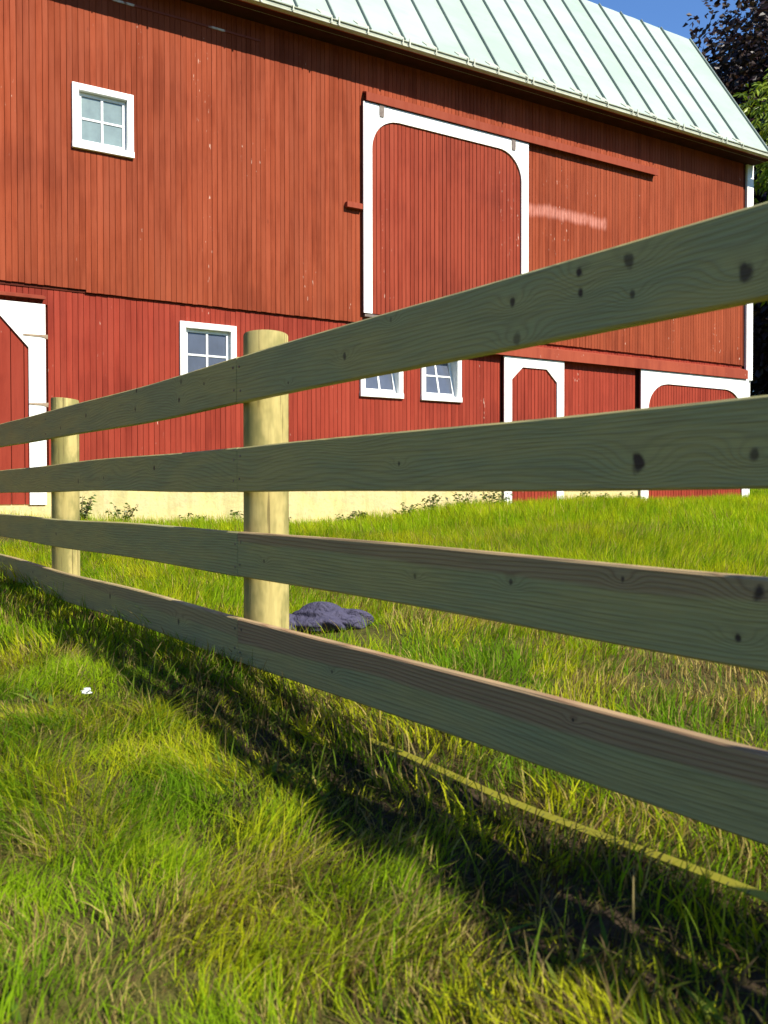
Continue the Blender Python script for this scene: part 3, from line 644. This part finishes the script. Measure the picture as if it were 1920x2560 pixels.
# thin cover around the view and beyond the barn corner
px, py = scatter(-3, 17, -.3, 10.9, 620, lambda x, y: (1-in_view(x, y, .5))*bald(x, y)); c, _ = grass_colour(px, py, .3); h = rng.uniform(.06, .16, len(px))
parts.append(blades(px, py, h, rng.uniform(.004, .009, len(px)), rng.uniform(.05, .8, len(px)), rng.random(len(px))*6.28, c))
px, py = scatter(15.2, 34, 6, 24, 130, lambda x, y: np.ones(len(x), bool)); c, _ = grass_colour(px, py, 1); h = rng.uniform(.12, .28, len(px))
parts.append(blades(px, py, h, rng.uniform(.01, .02, len(px)), rng.uniform(.05, .5, len(px)), rng.random(len(px))*6.28, c))
px, py = scatter(.72, 1.62, .35, 6.5, 9000, lambda x, y: in_view(x, y, .3)*np.where(y < 3, 1, .5)*np.clip(.5+1.3*(fbm(x, y, 7.0, 81)-.3), .3, 1))
h = rng.uniform(.012, .055, len(px))*(.6+.9*fbm(px, py, 5.0, 83)); pal = np.array([(.05, .075, .012), (.09, .075, .035), (.055, .04, .022), (.12, .15, .02), (.16, .12, .06)])
c = pal[rng.choice(5, len(px), p=[.32, .2, .2, .18, .1])]*rng.uniform(.7, 1.2, (len(px), 1))
parts.append(blades(px, py, h, rng.uniform(.0018, .0055, len(px)), rng.uniform(.2, 2.2, len(px)), rng.random(len(px))*6.28, c))
px, py = scatter(.78, 1.5, .4, 4.0, 500, lambda x, y: in_view(x, y, .3)); h = rng.uniform(.06, .13, len(px))
c = np.where(rng.random((len(px), 1)) < .6, np.array((.12, .19, .016)), np.array((.22, .18, .07)))*rng.uniform(.7, 1.2, (len(px), 1))
parts.append(blades(px, py, h, rng.uniform(.002, .0042, len(px)), rng.uniform(.1, .9, len(px)), rng.random(len(px))*6.28, c, 4))
px, py = scatter(-.9, 1.0, .5, 4.0, 700, lambda x, y: in_view(x, y, .3)*bald(x, y)*(fbm(x, y, 3.0, 91) > .5))   # broad leaved plants among the blades
c = np.where(rng.random((len(px), 1)) < .7, np.array((.11, .19, .03)), np.array((.19, .24, .04)))*rng.uniform(.8, 1.2, (len(px), 1))
parts.append(blades(px, py, rng.uniform(.03, .06, len(px)), rng.uniform(.008, .016, len(px)), rng.uniform(.6, 1.6, len(px)), rng.random(len(px))*6.28, c))
off = 0; VV, FF, CC = [], [], []
for v, f, c in parts: VV.append(v); FF.append(f+off); CC.append(c); off += len(v)
grass = link('grass', np_mesh('grass', np.concatenate(VV), np.concatenate(FF), GRASS, np.concatenate(CC)))
tag(grass, 'rough green and straw coloured grass covering the yard', 'grass', kind='stuff')

# ------------------------------------------------------------------ weeds along the foundation
def leaf_cloud(pts, dirs, L, W, cols, droop=.35, simple=False):
    """one kinked leaf (4 triangles) per point"""
    n = len(pts); d = dirs/np.linalg.norm(dirs, axis=1, keepdims=True); r = rng.normal(size=(n, 3)); s = np.cross(d, r); s /= np.linalg.norm(s, axis=1, keepdims=True)
    nn = np.cross(d, s); L = np.asarray(L)[:, None]; W = np.asarray(W)[:, None]; dn = np.array((0, 0, -1.0))
    a = pts; b = pts+d*L*.5+dn*L*droop*.15; c = pts+d*L+dn*L*droop*.7
    if simple:
        V = np.stack([a, b-s*W*.5+nn*W*.15, c, b+s*W*.5+nn*W*.15], 1); f = np.array([(0, 1, 2), (0, 2, 3)])
        return V.reshape(-1, 3), (f[None]+(np.arange(n)*4)[:, None, None]).reshape(-1, 3), np.repeat(cols, 4, 0)
    V = np.stack([a, b-s*W*.5+nn*W*.18, b+s*W*.5+nn*W*.18, b, c], 1)
    f = np.array([(0, 3, 1), (0, 2, 3), (1, 3, 4), (3, 2, 4)]); F = (f[None]+(np.arange(n)*5)[:, None, None]).reshape(-1, 3)
    return V.reshape(-1, 3), F, np.repeat(cols, 5, 0)
def weed(x, y, h, spread, nst, label, group=None, leafL=.06, tall=False):
    o = empty('weed_plant', (x, y, float(gz(x, y)))); tag(o, label, 'weed', group)
    ms = MB(); P, D = [], []
    for i in range(nst):
        a = random.uniform(0, 6.28); q = spread*random.uniform(.2, 1); hh = h*random.uniform(.6, 1)
        pts = [Vector((math.cos(a)*q*t**1.4, min(math.sin(a)*q*t**1.4, .16), hh*t)) for t in (0, .35, .7, 1)]
        ms.tube(pts, [.005, .004, .003, .0015], 5)
        for k in range(int(12+hh*34)):
            t = random.uniform(.15, 1); p = pts[0].lerp(pts[3], t); b = random.uniform(0, 6.28)
            P.append(p); D.append((math.cos(b), math.sin(b), random.uniform(-.1, .7)))
    ms.build('stem', BARK, o)
    P = np.array(P); D = np.array(D); n = len(P); cl_ = np.where(rng.random((n, 1)) < .6, np.array((.05, .09, .015)), np.array((.10, .15, .02)))*rng.uniform(.7, 1.3, (n, 1))
    v, f, c = leaf_cloud(P, D, rng.uniform(.6, 1.2, n)*leafL, rng.uniform(.35, .5, n)*leafL, cl_)
    link('foliage', np_mesh('foliage', v, f, LEAF, c), o)
weed(2.98, 10.72, .42, .26, 12, 'bushy dark green weed beside the strap hinged white framed door')
G = 'weeds along the foundation'; lab = 'leafy weed growing against the cream foundation'
for x, y, h in ((3.45, 10.75, .28), (4.3, 10.72, .22), (4.9, 10.7, .26), (5.35, 10.72, .2), (6.35, 10.75, .2), (6.6, 10.72, .16), (7.3, 10.75, .2), (7.7, 10.7, .24), (8.3, 10.75, .26), (8.75, 10.72, .3), (9.0, 10.75, .26)):
    weed(x, y, h*1.25, .2, 8, lab, G, .055)
for x, h in ((10.6, .32), (10.95, .24), (11.35, .26), (11.75, .28)): weed(x, 10.72, h, .18, 7, 'leafy weed between the narrow door and the broad door', 'weeds between the doors', .05)

# ------------------------------------------------------------------ trees behind the barn
def tree(name, label, cat, x, y, crown_c, rad, nleaf, L, W, palette, trunk_r, lobes=60, compound=False, droop=.4, shell=.55, seed=1, simple=False):
    rg = np.random.default_rng(seed); z0 = float(gz(x, y)); o = empty(name, (x, y, z0)); tag(o, label, cat)
    C = np.array(crown_c)-np.array((x, y, z0)); R = np.array(rad); m = MB(); rr = random.Random(seed)
    top = C[2]+R[2]*.55
    m.tube([(0, 0, -.3), (.05, 0, C[2]*.4), (C[0]*.5, C[1]*.5, C[2]*.9), (C[0], C[1], top)], [trunk_r*1.25, trunk_r, trunk_r*.7, trunk_r*.15], 12)
    LC = []
    while len(LC) < lobes:
        d = rg.normal(size=3); d /= np.linalg.norm(d); k = rg.uniform(shell, 1.0)**.6; p = C+d*R*k*.93
        if p[2] > .6: LC.append(p)
    LC = np.array(LC)
    for p in LC[:max(14, lobes//4)]:
        s = np.array((C[0]*.4, C[1]*.4, max(.8, min(top*.9, p[2]-.45*np.hypot(p[0]-C[0], p[1]-C[1])))))
        mid = (s+p)/2+np.array((0, 0, .25)); m.tube([s, mid, p], [trunk_r*.35, trunk_r*.2, trunk_r*.05], 6)
    m.build('trunk', BARK, o, smooth=True)
    li = rg.integers(0, lobes, nleaf); lr = R.mean()*rg.uniform(.16, .30, lobes)[li]
    d = rg.normal(size=(nleaf, 3)); d /= np.linalg.norm(d, axis=1, keepdims=True); P = LC[li]+d*(lr*rg.uniform(.25, 1, nleaf)**.5)[:, None]*np.array((1, 1, .75))
    P = P[P[:, 2] > .15]; nleaf = len(P); D = (P-C)*np.array((1, 1, .35)); D /= np.linalg.norm(D, axis=1, keepdims=True)+1e-6
    D = D+rg.normal(size=D.shape)*.7+np.array((0, 0, -.25)); pal = np.array(palette)
    cols = pal[rg.integers(0, len(pal), nleaf)]*rg.uniform(.75, 1.25, (nleaf, 1))
    if compound:
        PP, DD, CC_ = [], [], []
        D /= np.linalg.norm(D, axis=1, keepdims=True); side = np.cross(D, (0, 0, 1.0)); side /= np.linalg.norm(side, axis=1, keepdims=True)+1e-6
        for t, sgn in ((.35, 1), (.35, -1), (.7, 1), (.7, -1), (1.0, 0)):
            PP.append(P+D*L*1.3*t+np.array((0, 0, -.25*L*t))); DD.append(D*(.55 if sgn else 1)+side*sgn*.85+np.array((0, 0, -.45))+rg.normal(size=D.shape)*.12); CC_.append(cols)
        P = np.concatenate(PP); D = np.concatenate(DD); cols = np.concatenate(CC_); nleaf = len(P)
    v, f, c = leaf_cloud(P, D, L*rg.uniform(.65, 1.2, nleaf), W*rg.uniform(.7, 1.2, nleaf), cols, droop, simple)
    link('crown', np_mesh('crown', v, f, LEAF, c), o); return o
PUR = [(.022, .011, .015), (.032, .014, .017), (.018, .012, .012), (.04, .024, .018)]
GRN = [(.17, .24, .016), (.22, .28, .02), (.12, .18, .015)]
DGR = [(.04, .065, .014), (.055, .085, .016), (.03, .05, .012)]
tree('beech_tree', 'tall dark purple leaved tree rising behind the barn corner', 'tree', 31.3, 18.4, (31.3, 18.4, 9.4), (6.7, 6.7, 10.0), 200000, .25, .18, PUR, .45, 480, shell=.2, seed=5, simple=True)
tree('hickory_tree', 'bright green tree with drooping leaflets overhanging the barn corner', 'tree', 19.9, 11.3, (19.4, 11.6, 6.9), (3.35, 3.1, 3.3), 3600, .20, .07, GRN, .17, 46, True, .5, seed=12)
tree('green_tree', 'green tree whose tip peeks over the barn roof edge', 'tree', 29.5, 27.2, (29.5, 27.2, 13.2), (1.9, 1.9, 7.0), 16000, .16, .1, GRN, .28, 60, seed=21)
tree('dark_green_tree', 'dark green tree beside the purple tree', 'tree', 38, 15, (38, 15, 6.5), (6, 6, 6.6), 22000, .2, .14, DGR, .4, 110, seed=31)  # crown coloured from the dark green palette
# added ring of far foliage, out of view, cutting light from the low sky
rg = np.random.default_rng(77); n = 34000
ang = rg.uniform(0, 2*np.pi, n); keep = ~((ang > math.radians(12)) & (ang < math.radians(80))); ang = ang[keep]; n = len(ang)
rad = 78+14*vnoise(ang*6, ang*0, 1.0, 3)+rg.uniform(0, 10, n); top = 11+9*fbm(ang*14, ang*0, 1.0, 8)
P = np.stack([4+rad*np.cos(ang), 4+rad*np.sin(ang), np.zeros(n)], 1); P[:, 2] = gz(P[:, 0], P[:, 1])+top*rg.random(n)**.8
D = rg.normal(size=(n, 3)); cols = np.array(DGR)[rg.integers(0, 3, n)]*rg.uniform(.8, 1.4, (n, 1))
v, f, c = leaf_cloud(P, D, rg.uniform(1.0, 2.2, n), rg.uniform(.7, 1.4, n), cols, simple=True)
tag(link('added_horizon_wood', np_mesh('added_horizon_wood', v, f, LEAF, c)), 'added dark green wood far off out of view, dimming the horizon sky', 'sky_blocker', kind='stuff')
